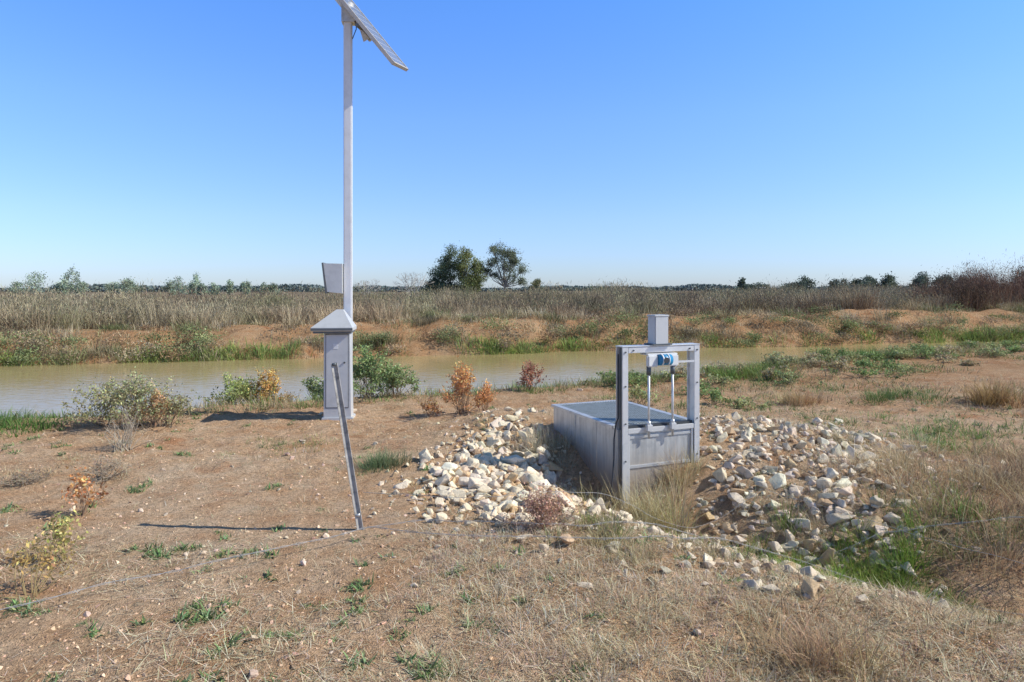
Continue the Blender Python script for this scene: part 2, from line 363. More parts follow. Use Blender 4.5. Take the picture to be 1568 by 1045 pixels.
one('green_grass_tuft',435,680,14,45,.08,.08,(.34,.40,.13),0,.28,lean=.9)
one('green_grass_tuft',1460,660,26,60,.13,.12,(.24,.35,.10),.1,.45,lean=.8,w=.006)
one('green_grass_tuft',1390,612,12,60,.2,.12,(.22,.29,.10),.1,.3,lean=.8,w=.008)
one('green_grass_tuft',1290,640,10,50,.12,.12,(.24,.32,.11),.1,.3,lean=.8,w=.006)
one('green_grass_tuft',20,655,22,60,.22,.1,(.13,.25,.06),0,.38,lean=.8,w=.008)
one('green_grass_tuft',1130,578,18,60,.38,.12,(.25,.34,.10),0,.4,lean=.5,w=.01)
one('green_grass_tuft',1310,552,18,60,.33,.14,(.17,.28,.08),0,.5,lean=.7,w=.012)
one('green_grass_tuft',900,575,26,50,.32,.14,(.30,.37,.13),0,.6,lean=.6,w=.01)
one('green_grass_tuft',1000,575,16,50,.3,.14,(.29,.37,.13),0,.5,lean=.6,w=.01)
a=Acc(); N=2300; x,y=scatter(N,(1.2,24),(7,22)); k=(y<lip(x)+.6)&(rng.random(N)<np.clip(.45+2.4*fbm(x*.5,y*.5,97,3),0,1))&~inbox(x,y,.3)&~((x<4.5)&(y<8.6)); x,y=x[k],y[k]
c=np.where(rng.random((len(x),1))<.62,np.array([[.24,.32,.11]]),np.array([[.60,.47,.29]]))*rng.uniform(.7,1.2,(len(x),1))
tufts(a,x,y,50,rng.uniform(.05,.18,len(x)),.16,c,.010,1.0,.6,.25)
xx=rng.uniform(-9,20,650); yy=lip(xx)+rng.uniform(-.9,1.0,650); k=~((xx>-7)&(xx<-5.5)&(rng.random(650)<.7)); xx,yy=xx[k],yy[k]
c=np.where(rng.random((len(xx),1))<.6,np.array([[.25,.34,.11]]),np.array([[.54,.43,.25]]))
tufts(a,xx,yy,40,rng.uniform(.08,.30,len(xx)),.12,c,.009,.7,.6)
a.finish('bank_edge_grass',PLANT)
a=Acc(); N=560; d=2.4+8*rng.random(N)**1.2; x=rng.uniform(-.8,.8,N)*d; y=d; k=(y<lip(x))&~inbox(x,y,.1)&(fbm(x*.6,y*.6,99,3)>-.15); x,y=x[k],y[k]
for px,py in ((655,1030),(665,1020),(290,950),(320,940),(400,970),(440,968),(560,895),(690,885),(540,930),(240,845),(280,695),(270,840),(420,740),(230,840),(330,850),(20,930),(50,935),(220,740),(210,745),(640,760),(650,720),(20,780),(90,800)):
    w_=W(px,py)
    for _ in range(4): x=np.append(x,w_[0]+random.gauss(0,.05)); y=np.append(y,w_[1]+random.gauss(0,.05))
nb=22; ix=np.repeat(np.arange(len(x)),nb); n_=len(ix); sz=(rng.uniform(.015,.06,len(x))[ix])*rng.uniform(.6,1.2,n_)
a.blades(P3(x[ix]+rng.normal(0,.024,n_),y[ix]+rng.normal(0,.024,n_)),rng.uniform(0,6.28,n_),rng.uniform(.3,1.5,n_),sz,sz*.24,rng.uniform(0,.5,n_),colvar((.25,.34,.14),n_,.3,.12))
a.finish('small_weeds',PLANT)
# ------------------------------------------------------------ shrubs
def shrub(name,px,py,h,wid,leafcol,stemcol,nstem=26,nleaf=1500,ls=.035,z=0,xy=None,stemw=.008,acc=None):
    x0,y0=xy if xy else W(px,py,z); z0=float(H(x0,y0)); a=acc or Acc()
    tips=[]
    for i in range(nstem):
        az=random.uniform(0,6.28); le=abs(random.gauss(0,.8)); le=min(le,1.4)
        L=h*random.uniform(.6,1.05); R=wid*.5*random.uniform(.5,1.1)
        p=np.array([x0+random.gauss(0,wid*.06),y0+random.gauss(0,wid*.06),z0-.01])
        e=p+np.array([math.cos(az)*R*math.sin(le)*1.2,math.sin(az)*R*math.sin(le)*1.2,L*(.2+.8*math.cos(le))])
        mid=(p+e)/2+np.array([random.gauss(0,.04),random.gauss(0,.04),.05*h])
        a.tube(p,mid,stemw*.6,stemw*.4,stemcol,3); a.tube(mid,e,stemw*.4,stemw*.15,stemcol,3)
        tips.append((mid,e))
        for _ in range(4):
            t=random.uniform(0,.9); s=mid*(1-t)+e*t; q=s+np.array([random.gauss(0,wid*.1),random.gauss(0,wid*.1),abs(random.gauss(0,h*.13))])
            a.tube(s,q,stemw*.25,stemw*.1,stemcol,3); tips.append((s,q))
    if nleaf:
        k=rng.integers(0,len(tips),nleaf); A=np.array([tips[i][0] for i in k]); B=np.array([tips[i][1] for i in k]); t=rng.random((nleaf,1))**.7
        P=A*(1-t)+B*t+rng.normal(0,.022*max(1,wid),(nleaf,3)); P[:,2]=np.maximum(P[:,2],z0+.01)
        cl=rng.normal(0,.2,len(tips))[k][:,None]
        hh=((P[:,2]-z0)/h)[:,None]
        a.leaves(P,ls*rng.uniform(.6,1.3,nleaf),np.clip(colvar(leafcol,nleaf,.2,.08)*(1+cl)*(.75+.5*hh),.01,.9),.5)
    if acc is None: return a.finish(name,PLANT)
YG=(.38,.36,.16); OR=(.70,.36,.15)
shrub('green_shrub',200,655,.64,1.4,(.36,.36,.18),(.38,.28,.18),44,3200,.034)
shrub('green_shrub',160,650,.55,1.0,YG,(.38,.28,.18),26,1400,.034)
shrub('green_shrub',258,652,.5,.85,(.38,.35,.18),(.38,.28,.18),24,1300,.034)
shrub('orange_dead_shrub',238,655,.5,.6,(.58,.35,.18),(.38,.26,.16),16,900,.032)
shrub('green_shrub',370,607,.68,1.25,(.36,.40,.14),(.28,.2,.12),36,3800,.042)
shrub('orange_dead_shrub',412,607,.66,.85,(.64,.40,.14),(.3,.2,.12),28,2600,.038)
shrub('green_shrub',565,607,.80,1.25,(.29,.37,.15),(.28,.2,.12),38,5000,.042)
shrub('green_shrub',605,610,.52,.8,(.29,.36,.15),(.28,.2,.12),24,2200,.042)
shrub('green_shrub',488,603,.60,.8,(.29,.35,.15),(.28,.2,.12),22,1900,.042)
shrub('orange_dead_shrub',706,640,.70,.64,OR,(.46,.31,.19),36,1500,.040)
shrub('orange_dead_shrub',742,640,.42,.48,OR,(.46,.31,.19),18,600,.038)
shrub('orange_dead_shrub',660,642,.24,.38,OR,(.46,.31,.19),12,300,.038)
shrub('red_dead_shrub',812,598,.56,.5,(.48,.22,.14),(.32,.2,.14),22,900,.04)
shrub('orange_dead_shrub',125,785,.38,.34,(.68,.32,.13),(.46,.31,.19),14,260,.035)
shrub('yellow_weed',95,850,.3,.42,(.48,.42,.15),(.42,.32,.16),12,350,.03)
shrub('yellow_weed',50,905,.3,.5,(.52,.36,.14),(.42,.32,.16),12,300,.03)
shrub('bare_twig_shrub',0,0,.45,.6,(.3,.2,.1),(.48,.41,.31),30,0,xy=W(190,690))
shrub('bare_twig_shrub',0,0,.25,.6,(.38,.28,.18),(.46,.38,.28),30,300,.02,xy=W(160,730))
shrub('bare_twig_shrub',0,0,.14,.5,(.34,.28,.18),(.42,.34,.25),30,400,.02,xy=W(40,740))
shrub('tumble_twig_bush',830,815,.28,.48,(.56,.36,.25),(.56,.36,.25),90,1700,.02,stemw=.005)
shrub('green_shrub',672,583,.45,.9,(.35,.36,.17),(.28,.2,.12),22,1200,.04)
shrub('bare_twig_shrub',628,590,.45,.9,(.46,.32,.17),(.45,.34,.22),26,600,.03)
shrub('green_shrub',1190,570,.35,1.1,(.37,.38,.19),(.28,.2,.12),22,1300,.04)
a=Acc(); random.seed(21)
for q in range(85):
    x=random.uniform(1.5,19); y=float(lip(x))-abs(random.gauss(.1,2.0))
    if y<8.8 and x<4.8: continue
    c=random.choice([(.27,.35,.13),(.37,.39,.17),(.24,.31,.11),(.48,.39,.22)])
    shrub('',0,0,random.uniform(.10,.28),random.uniform(.4,1.1),c,(.3,.22,.14),12,480,.045,xy=(x,y),acc=a)
a.finish('low_saltbush_plants',PLANT)
# ------------------------------------------------------------ far bank vegetation
a=Acc(); N=1000; x=rng.uniform(-26,42,N); g_=fbm(x*.3,x*0,123,3); k=rng.random(N)<np.clip(.42+2.4*g_,.10,1); x=x[k]; y=far(x)+rng.uniform(-.5,.45,len(x))
tufts(a,x,y,55,rng.uniform(.15,.48,len(x)),.24,(.30,.38,.11),.020,.6,.4,.33)
a.finish('green_reeds',PLANT)
a=Acc(); N=3900; x=rng.uniform(-30,48,N); y=far(x)+rng.uniform(-.1,5.2,N); k=rng.random(N)<np.clip(.5+1.9*fbm(x*.4,y*.5,131,3),.06,1); x,y=x[k],y[k]
c=np.array([[.60,.49,.29],[.34,.37,.16],[.44,.30,.18],[.70,.58,.38]])[rng.choice(4,len(x),p=[.40,.18,.18,.24])]*rng.uniform(.65,1.1,(len(x),1))
tufts(a,x,y,30,rng.uniform(.10,.34,len(x)),.20,c,.018,.8,.5,.33)
k=rng.choice(len(x),190); tufts(a,x[k],y[k],130,rng.uniform(.32,.7,190),.25,c[k]*.85,.018,.6,.4,.33)
a.finish('far_bank_grass',PLANT)
def bushes(a,x,y,h,w,cols,nleaf,ls,asp=.3,up=.4,detail=True):
    z0=H(x,y,detail)
    for i in range(len(x)):
        c=np.array(cols[random.randrange(len(cols))])*random.uniform(.7,1.2); nl=nleaf
        nc=random.randint(5,9); ang=rng.uniform(0,6.28,nc); rr=rng.uniform(.1,.8,nc)*w[i]*.5
        C=np.stack([np.cos(ang)*rr,np.sin(ang)*rr,h[i]*rng.uniform(.3,.8,nc)],1)
        kk=rng.integers(0,nc,nl); P=C[kk]+rng.normal(0,1,(nl,3))*np.array([w[i]*.17,w[i]*.17,h[i]*.18]); P[:,2]=np.abs(P[:,2])
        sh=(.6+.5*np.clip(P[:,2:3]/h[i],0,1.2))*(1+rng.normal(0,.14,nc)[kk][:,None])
        P+=np.array([x[i],y[i],z0[i]])
        a.leaves(P,ls*rng.uniform(.5,1.5,nl),np.clip(colvar(c,nl,.14,.04)*sh,.01,.8),asp,up)
random.seed(9)
a=Acc(); N=210; x=rng.uniform(-24,42,N); y=far(x)+np.abs(rng.normal(0,1,N))*1.6-.1
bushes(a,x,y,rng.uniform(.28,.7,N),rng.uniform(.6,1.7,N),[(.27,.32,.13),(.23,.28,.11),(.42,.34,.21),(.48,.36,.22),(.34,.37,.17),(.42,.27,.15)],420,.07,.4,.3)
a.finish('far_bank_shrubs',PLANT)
a=Acc()
def scrub(a,N,xr,sr,h,col,nb,w,spread,v=.32):
    x=rng.uniform(*xr,N); s=sr[0]+(sr[1]-sr[0])*rng.random(N)**1.4; x=x*(1+s/60.); y=far(x)+s
    hh=h*(1+1.0*fbm(x*.14,y*.14,141,3))*rng.uniform(.7,1.18,N)
    cb=np.array(col)[rng.choice(len(col),N)]*(1+1.2*fbm(x*.14,y*.14,151,3))[:,None]
    tufts(a,x,y,nb,hh,spread,cb,w,.45,.3,v,1.15)
SC=[(.35,.265,.165),(.41,.32,.20),(.28,.205,.13),(.30,.27,.15),(.42,.35,.225)]
scrub(a,620,(-34,50),(5.2,20),.95,SC,150,.016,.42)
scrub(a,650,(-34,48),(14,45),1.25,SC,130,.022,.6)
scrub(a,650,(-40,46),(42,110),1.38,SC,90,.045,.9)
def bs(N,sr,h,w,nl,ls,xr=(-34,48)):
    x=rng.uniform(*xr,N); s=sr[0]+(sr[1]-sr[0])*rng.random(N)**1.2; x=x*(1+s/60.); y=far(x)+s
    hh=h*(1+1.0*fbm(x*.1,y*.1,141,3))*rng.uniform(.75,1.2,N)
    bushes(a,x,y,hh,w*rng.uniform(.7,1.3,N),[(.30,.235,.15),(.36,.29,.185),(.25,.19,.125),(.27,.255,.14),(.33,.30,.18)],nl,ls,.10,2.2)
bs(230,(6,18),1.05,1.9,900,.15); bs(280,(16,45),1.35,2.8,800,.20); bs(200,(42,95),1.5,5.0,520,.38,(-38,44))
a.finish('scrub',TWIG)
a=Acc(); N=70; x=rng.uniform(24.5,44,N); y=far(x)+rng.uniform(4,11,N); hh=(1.7+.8*ss(24.5,28,x))*rng.uniform(.75,1.1,N)
bushes(a,x,y,hh,rng.uniform(1.8,3.2,N),[(.21,.12,.08),(.26,.155,.105),(.19,.13,.085)],1700,.17,.10,1.6)
tufts(a,x,y,140,hh,.6,(.28,.18,.125),.016,.45,.2,.3,1.2)
a.finish('red_brown_scrub',TWIG)
a=Acc(); N=80; x=rng.uniform(-32,-14,N); y=far(x)+rng.uniform(5.5,15,N); hh=rng.uniform(1.1,1.85,N)*(1-.25*ss(-20,-14,x))
bushes(a,x,y,hh,rng.uniform(1.8,3.2,N),[(.34,.29,.18),(.31,.26,.16),(.37,.33,.21)],1300,.17,.10,2.0)
tufts(a,x,y,150,hh*1.02,.5,(.39,.33,.21),.016,.45,.25,.33,1.15)
a.finish('tall_scrub',TWIG)
# ------------------------------------------------------------ trees
def tree(name,px,dist,top,wid,col,barkc,blobs,ls=.34,nl=9000,seed=1,solid=.5,trunk=.22,base=.25,rs=(.34,.62)):
    random.seed(seed); x0=(px-784)*dist/F_PX; y0=dist; z0=float(H(x0,y0,False)); Ht=top-z0
    a=Acc(); root=Vector((x0,y0,z0-.1)); fork=Vector((x0+.15,y0,z0+Ht*base))
    a.tube(root,fork,trunk,trunk*.8,barkc,7)
    C=[];R=[]
    for dx,dz,r in blobs:
        for rep in range(2):
            c=Vector((x0+dx+random.gauss(0,.25*r),y0+random.uniform(-.9,.9)*(wid*.5-abs(dx)*.6)*.7,z0+Ht*dz+random.gauss(0,.2*r))); rr=r*random.uniform(.75,1.1)
            m=fork.lerp(c,.5)+Vector((random.gauss(0,.25),random.gauss(0,.25),random.gauss(-.2,.2)))
            a.tube(fork,m,trunk*.5,trunk*.33,barkc,5); a.tube(m,c,trunk*.33,trunk*.1,barkc,4)
            for _ in range(8):
                e=c+Vector([random.gauss(0,1) for _ in range(3)]).normalized()*rr*random.uniform(.5,1.15)
                s=m.lerp(c,random.uniform(.3,1)); a.tube(s,e,trunk*.12,trunk*.04,barkc,3)
                C.append(e); R.append(rr*random.uniform(*rs))
            C.append(c); R.append(rr*.6)
    C=np.array([c[:] for c in C]); R=np.array(R); p=R**2/np.sum(R**2); kk=rng.choice(len(C),nl,p=p)
    P=C[kk]+rng.normal(0,1,(nl,3))*(R[kk][:,None])*np.array([.75,.75,.55])
    ok=(P[:,2]>z0+.2)&(fbm(P[:,0]*.9,P[:,2]*.9+P[:,1]*.6,77,3)>-solid); P=P[ok]; kk=kk[ok]
    f=1+rng.normal(0,.22,len(C))[kk][:,None]
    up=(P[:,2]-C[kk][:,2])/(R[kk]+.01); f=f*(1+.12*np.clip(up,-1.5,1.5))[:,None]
    a.leaves(P,ls*rng.uniform(.5,1.3,len(P)),np.clip(colvar(col,len(P),.22,.07)*f,.005,.9),.5)
    return a.finish(name,PLANT)
BR=(.2,.17,.14); GB=(.46,.40,.33)
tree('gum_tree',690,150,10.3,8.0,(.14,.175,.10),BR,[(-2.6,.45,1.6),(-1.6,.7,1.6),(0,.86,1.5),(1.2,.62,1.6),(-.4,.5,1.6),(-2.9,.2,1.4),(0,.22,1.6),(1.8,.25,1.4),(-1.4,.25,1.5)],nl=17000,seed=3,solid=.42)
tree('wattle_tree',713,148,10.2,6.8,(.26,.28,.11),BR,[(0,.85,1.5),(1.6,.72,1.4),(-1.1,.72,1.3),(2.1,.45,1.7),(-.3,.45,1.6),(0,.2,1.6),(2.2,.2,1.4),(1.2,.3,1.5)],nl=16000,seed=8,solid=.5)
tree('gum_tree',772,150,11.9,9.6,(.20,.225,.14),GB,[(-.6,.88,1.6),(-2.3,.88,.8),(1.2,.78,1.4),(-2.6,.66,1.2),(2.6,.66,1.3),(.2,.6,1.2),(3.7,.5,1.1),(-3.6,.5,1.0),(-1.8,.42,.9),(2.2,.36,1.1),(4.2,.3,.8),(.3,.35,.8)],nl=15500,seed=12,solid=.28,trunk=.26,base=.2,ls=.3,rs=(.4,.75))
tree('small_gum_tree',664,150,4.9,4.8,(.13,.155,.09),BR,[(-1,.6,1.0),(.6,.75,1.0),(1.2,.4,1.0),(-1.4,.3,.9),(0,.3,.9)],nl=5200,seed=5)
tree('small_gum_tree',820,150,4.2,3.2,(.26,.27,.14),BR,[(-.5,.6,.8),(.5,.78,.8),(.8,.4,.8),(-.6,.3,.8)],nl=3400,seed=6)
def baretree(name,px,dist,h,seed):
    random.seed(seed); x0=(px-784)*dist/F_PX; z0=float(H(x0,dist,False)); a=Acc()
    def br(p,d,L,r,lv):
        q=p+d*L; a.tube(p,q,r,r*.65,(.50,.45,.37),4)
        if lv:
            for _ in range(3): br(q,(d+Vector((random.gauss(0,.6),random.gauss(0,.6),random.gauss(0,.3)))).normalized(),L*.72,r*.62,lv-1)
    for _ in range(4): br(Vector((x0,dist,z0)),Vector((random.gauss(0,.5),random.gauss(0,.5),1)).normalized(),h*.38,.07,4)
    a.finish(name,BARK)
baretree('bare_dead_tree',635,80,4.1,4); baretree('bare_dead_tree',565,95,3.5,6)
def mass(name,items,dist,col,ls,nper):  # col has aerial haze mixed in, bluer than the foliage itself
    a=Acc()
    for px,top_px,wpx in items:
        s=dist/F_PX; x0=(px-784)*s; top=CAMZ+(445-top_px)*s; w=wpx*s; y0=dist+random.uniform(-15,15)
        a.tube((x0,y0,0),(x0,y0,top*.6),w*.03,w*.015,(.2,.17,.13),5)
        nc=9; C=np.stack([rng.uniform(-.38,.38,nc)*w+x0,rng.uniform(-.4,.4,nc)*w+y0,top*rng.uniform(.15,.8,nc)],1); C[0]=(x0,y0,top*.88)
        kk=rng.integers(0,nc,nper); P=C[kk]+rng.normal(0,1,(nper,3))*np.array([w*.13,w*.13,top*.10])
        kk=kk[P[:,2]>.2]; P=P[P[:,2]>.2]
        a.leaves(P,ls*rng.uniform(.6,1.3,len(P)),colvar(col,len(P),.2,.06)*(1+rng.normal(0,.2,nc)[kk][:,None]),.7)
    a.finish(name,PLANT)
random.seed(3)
mass('distant_poplar_row',[(-30,428,40),(20,432,26),(66,419,34),(90,432,20),(112,431,22),(130,434,18),(153,414,18),(172,431,20),(195,434,20),(217,428,30),(240,424,26),(262,434,18),(279,418,16),(298,433,20),(318,434,18),(330,436,16),(343,430,12),(358,431,13),(372,433,12),(392,434,20),(410,435,18)],230,(.34,.40,.28),.45,1200)
mass('distant_gum_trees',[(1122,428,16),(1243,424,26),(1232,432,18),(1270,429,18),(1290,429,28),(1310,428,24),(1327,425,22),(1342,424,18),(1358,427,16),(1372,421,24),(1390,422,24),(1408,419,26),(1428,419,26),(1446,422,24),(1470,422,34),(1500,424,34),(1530,416,40),(1556,409,40),(1585,416,34),(1180,434,34),(1210,434,34),(1150,436,30)],300,(.13,.16,.115),.7,1500)
a=Acc(); N=52000; px=rng.uniform(-600,2200,N); dd=900*rng.uniform(.97,1.03,N); xx=(px-784)*900/F_PX
hh=(4.6+6.0*np.maximum(fbm(px*.013,px*0,171,4)+.25,0)); zz=hh*rng.random(N)
a.leaves(np.stack([xx,dd,zz],1),rng.uniform(2.0,3.4,N),colvar((.16,.20,.185),N,.12,.04),.9)  # bluish leaf colour includes painted distance haze
a.finish('distant_tree_line',TWIG)
# ------------------------------------------------------------ hard-surface helpers
def empty(name,loc,rz=0):
    e=bpy.data.objects.new(name,None); e.location=loc; e.rotation_euler=(0,0,rz); scene.collection.objects.link(e); return e
def obj_from_bm(bm,name,parent,mat,smooth=False):
    me=bpy.data.meshes.new(name); bm.normal_update(); bm.to_mesh(me); bm.free(); me.materials.append(mat)
    for p in me.polygons: p.use_smooth=smooth
    ob=bpy.data.objects.new(name,me); scene.collection.objects.link(ob); ob.parent=parent; return ob
def box(name,parent,x0,x1,y0,y1,z0,z1,mat,bev=.004):
    bm=bmesh.new(); bmesh.ops.create_cube(bm,size=1)
    for v in bm.verts: v.co=Vector(((x0+x1)/2+v.co.x*(x1-x0),(y0+y1)/2+v.co.y*(y1-y0),(z0+z1)/2+v.co.z*(z1-z0)))
    if bev: bmesh.ops.bevel(bm,geom=bm.edges[:],offset=bev,segments=2,affect='EDGES')
    return obj_from_bm(bm,name,parent,mat)
def cyl(name,parent,p,q,r,mat,n=20,r2=None,bev=0):
    p=Vector(p);q=Vector(q); bm=bmesh.new(); bmesh.ops.create_cone(bm,cap_ends=True,segments=n,radius1=r,radius2=r if r2 is None else r2,depth=(q-p).length)
    M=Matrix.Translation((p+q)/2)@(q-p).to_track_quat('Z','Y').to_matrix().to_4x4(); bm.transform(M)
    ob=obj_from_bm(bm,name,parent,mat,False)
    for f in ob.data.polygons: f.use_smooth=len(f.vertices)==4
    return ob
def prism(name,parent,prof,y0,y1,mat):
    bm=bmesh.new(); a=[bm.verts.new((x,y0,z)) for x,z in prof]; b=[bm.verts.new((x,y1,z)) for x,z in prof]; n_=len(prof)
    bm.faces.new(a); bm.faces.new(b[::-1])
    for i in range(n_): bm.faces.new((a[i],b[i],b[(i+1)%n_],a[(i+1)%n_]))
    bmesh.ops.recalc_face_normals(bm,faces=bm.faces[:]); return obj_from_bm(bm,name,parent,mat)
def wire(name,pts,r,mat,parent=None,res=6):
    c=bpy.data.curves.new(name,'CURVE'); c.dimensions='3D'; c.bevel_depth=r; c.bevel_resolution=1
    s=c.splines.new('POLY'); s.points.add(len(pts)-1)
    for i,p in enumerate(pts): s.points[i].co=(*p,1)
    c.materials.append(mat); ob=bpy.data.objects.new(name,c); scene.collection.objects.link(ob); ob.parent=parent; return ob
# ------------------------------------------------------------ sluice gate + pit
G=empty('irrigation_sluice_gate',(G0[0],G0[1],0),BA)
W_=.88; D_=1.43; T=.385
box('pit_wall_side_a',G,.0,.045,.05,D_,-.6,T-.004,WALL); box('pit_wall_side_b',G,W_-.045,W_,.05,D_,-.6,T-.004,WALL)
box('pit_wall_back',G,.047,W_-.047,D_-.045,D_-.002,-.6,T-.006,WALL)
box('pit_floor',G,.047,W_-.047,.06,D_-.05,-.6,-.55,DARK,0)
box('pit_rim_side_a',G,-.022,.05,.12,D_+.02,T-.002,T+.026,GALV,.003); box('pit_rim_side_b',G,W_-.05,W_+.022,.12,D_+.02,T-.002,T+.026,GALV,.003)
box('pit_rim_back',G,.052,W_-.052,D_-.05,D_+.018,T-.001,T+.025,GALV,.003)
for i,v in enumerate((.45,.9)): box(f'wall_seam_{i}',G,-.006,.001,v,v+.03,-.5,T-.01,WALL,.001)
bm=bmesh.new()
def addb(bm,x0,x1,y0,y1,z0,z1):
    r=bmesh.ops.create_cube(bm,size=1)
    for v in r['verts']: v.co=Vector(((x0+x1)/2+v.co.x*(x1-x0),(y0+y1)/2+v.co.y*(y1-y0),(z0+z1)/2+v.co.z*(z1-z0)))
y=.135
while y<D_-.075: addb(bm,.053,W_-.053,y,y+.016,T+.006,T+.024); y+=.034
for i in range(23): x=.06+i*(W_-.13)/22; addb(bm,x,x+.008,.132,D_-.055,T-.02,T+.027)
obj_from_bm(bm,'grating',G,TEAL)
box('grating_edge_front',G,.053,W_-.053,.112,.129,T-.03,T+.02,TEAL,.002)
PW=.064
def post(nm,xa,out):
    z0,z1=-.5,1.165; w=PW; d0,d1=-.035,.085
    box(nm+'_front_flange',G,xa,xa+w,d0,d0+.012,z0,z1,ALU,.003)
    box(nm+'_back_flange',G,xa,xa+w,d1-.012,d1,z0,z1,ALU,.003)
    m_=xa+w*.62 if out<0 else xa+w*.38
    box(nm+'_web',G,m_-.006,m_+.006,d0+.013,d1-.013,z0,z1,SHD if out<0 else ALU,0)  # left web coloured dark to stand in for shade inside the channel
post('post_left',0.0,-1); post('post_right',W_-PW,1)
box('top_beam_front',G,PW+.002,W_-PW-.002,-.033,-.021,1.11,1.163,ALU,.003)
box('top_beam_back',G,PW+.002,W_-PW-.002,.071,.083,1.11,1.163,ALU,.003)
box('top_plate',G,-.004,W_+.004,-.04,.09,1.167,1.177,ALU,.003)
box('sill_beam',G,PW+.002,W_-PW-.002,-.032,-.012,.352,.40,ALU,.003)
box('sill_seal',G,PW+.005,W_-PW-.005,-.010,.03,.36,.425,DARK,.004)
box('gate_leaf',G,PW+.003,W_-PW-.003,-.004,.02,-.5,.352,WALL,.003)
for i,zz in enumerate((.02,.30)): box(f'gate_leaf_rib_{i}',G,PW+.007,W_-PW-.007,-.016,-.006,zz,zz+.03,GALV,.003)
box('leaf_edge_l',G,PW+.004,PW+.025,-.024,-.006,-.5,.35,ALU,.002); box('leaf_edge_r',G,W_-PW-.025,W_-PW-.004,-.024,-.006,-.5,.35,ALU,.002)
cx=.425
box('actuator_column',G,cx-.078,cx+.078,-.055,.075,1.18,1.455,PAINTG,.01)
box('actuator_cap',G,cx-.083,cx+.083,-.06,.08,1.448,1.466,PAINTG,.005)
box('actuator_flange',G,cx-.11,cx+.11,-.07,.09,1.178,1.192,SHD,.003)
box('gearbox_left',G,cx-.175,cx-.055,-.085,-.037,.975,1.09,WHITE,.012)
box('gearbox_right',G,cx+.075,cx+.175,-.085,-.037,.975,1.09,WHITE,.012)
box('gearbox_bridge',G,cx-.17,cx+.17,-.07,.06,1.085,1.10,WHITE,.003)
cyl('motor_body',G,(cx-.06,-.075,1.04),(cx+.08,-.075,1.04),.052,BLUE,28)
cyl('motor_ring_a',G,(cx-.035,-.075,1.04),(cx-.02,-.075,1.04),.056,WHITE,28)
cyl('motor_ring_b',G,(cx+.035,-.075,1.04),(cx+.045,-.075,1.04),.056,WHITE,28)
cyl('motor_face',G,(cx+.0,-.075,1.04),(cx+.0,-.135,1.04),.028,DARK,20)
for i,sx in enumerate((cx-.145,cx+.125)):
    cyl(f'lift_stem_{i}',G,(sx,-.05,.30),(sx,-.05,.975),.011,ALU,14)
    cyl(f'stem_gaiter_{i}',G,(sx,-.05,.90),(sx,-.05,.98),.022,SHD,14)
    box(f'stem_bracket_{i}',G,sx-.03,sx+.03,-.075,-.034,.37,.43,ALU,.004)
    cyl(f'stem_nut_{i}',G,(sx,-.05,.43),(sx,-.05,.46),.02,ALU,6)
box('side_arm',G,cx+.17,W_-PW-.002,-.0355,-.0345+.004,1.0,1.02,ALU,0)
for i,(bx,bz) in enumerate([(.032,1.12),(.032,.8),(.032,.45),(.032,.1),(W_-.032,1.12),(W_-.032,.8),(W_-.032,.45),(W_-.032,.1),(.12,1.135),(W_-.12,1.135)]):
    cyl(f'bolt_{i}',G,(bx,-.034,bz),(bx,-.045,bz),.008,SHD,6)
wire('control_cable',[(-.006,.03,z) for z in (1.1,.8,.5)]+[(-.012,.06,.45),(-.04,.05,.3),(-.06,.02,.12),(-.09,0,-.1),(-.13,-.02,-.35)],.008,DARK,G)
# ------------------------------------------------------------ telemetry station
bx,by=W(518,640); zb=float(H(bx,by)); S=empty('solar_telemetry_station',(bx,by,0),math.radians(6))
w2=.165
prism('pedestal_body',S,[(-w2-.005,zb-.1),(w2+.02,zb-.1),(w2-.0,1.17),(-w2+.0,1.17)],-.13,.13,PAINTG)
box('pedestal_foot',S,-w2-.03,w2+.045,-.155,.155,zb-.05,zb+.035,PAINTG,.006)
box('pedestal_door',S,-w2+.028,w2-.02,-.137,-.131,.16,1.12,PAINTG,.003)
box('door_gap',S,-w2+.020,w2-.012,-.1325,-.1305,.15,1.13,SHD,0)
box('door_label',S,-.045,.02,-.1405,-.1375,.93,1.0,WHITE,.001)
cyl('door_lock',S,(.1,-.138,.75),(.1,-.15,.75),.013,SHD,12)
bm=bmesh.new()
def ring(x0,x1,y0,y1,z): return [bm.verts.new(p) for p in ((x0,y0,z),(x1,y0,z),(x1,y1,z),(x0,y1,z))]
r0=ring(-.30,.205,-.23,.2,1.165); r1=ring(-.315,.215,-.245,.21,1.175); r2=ring(-.315,.215,-.245,.21,1.215); r3=ring(-.04,.08,-.06,.06,1.43); r4=ring(-.02,.07,-.045,.05,1.445)
rs=[r0,r1,r2,r3,r4]
bm.faces.new(r0[::-1]); bm.faces.new(r4)
for A,B in zip(rs[:-1],rs[1:]):
    for i in range(4): bm.faces.new((A[i],A[(i+1)%4],B[(i+1)%4],B[i]))
obj_from_bm(bm,'hood_cap',S,PAINTG)
box('hood_fascia',S,-.318,.218,-.249,-.2455,1.178,1.208,SHD,.001)
box('hood_under_lip',S,-.29,.195,-.22,.19,1.14,1.164,SHD,.003)
px_=.10; py_=.22
box('pole',S,px_-.055,px_+.055,py_-.055,py_+.055,zb-.2,5.62,POLEM,.012)
prism('radio_housing',S,[(px_-.062,1.66),(px_-.062,2.06),(px_-.31,2.065),(px_-.26,1.68)],py_-.13,py_+.07,PAINTG)
prism('radio_housing_edge',S,[(px_-.262,1.66),(px_-.312,2.075),(px_-.332,2.07),(px_-.285,1.665)],py_-.14,py_+.08,SHD)
cyl('radio_bracket',S,(px_-.05,py_,1.9),(px_-.2,py_,1.9),.02,SHD,10)
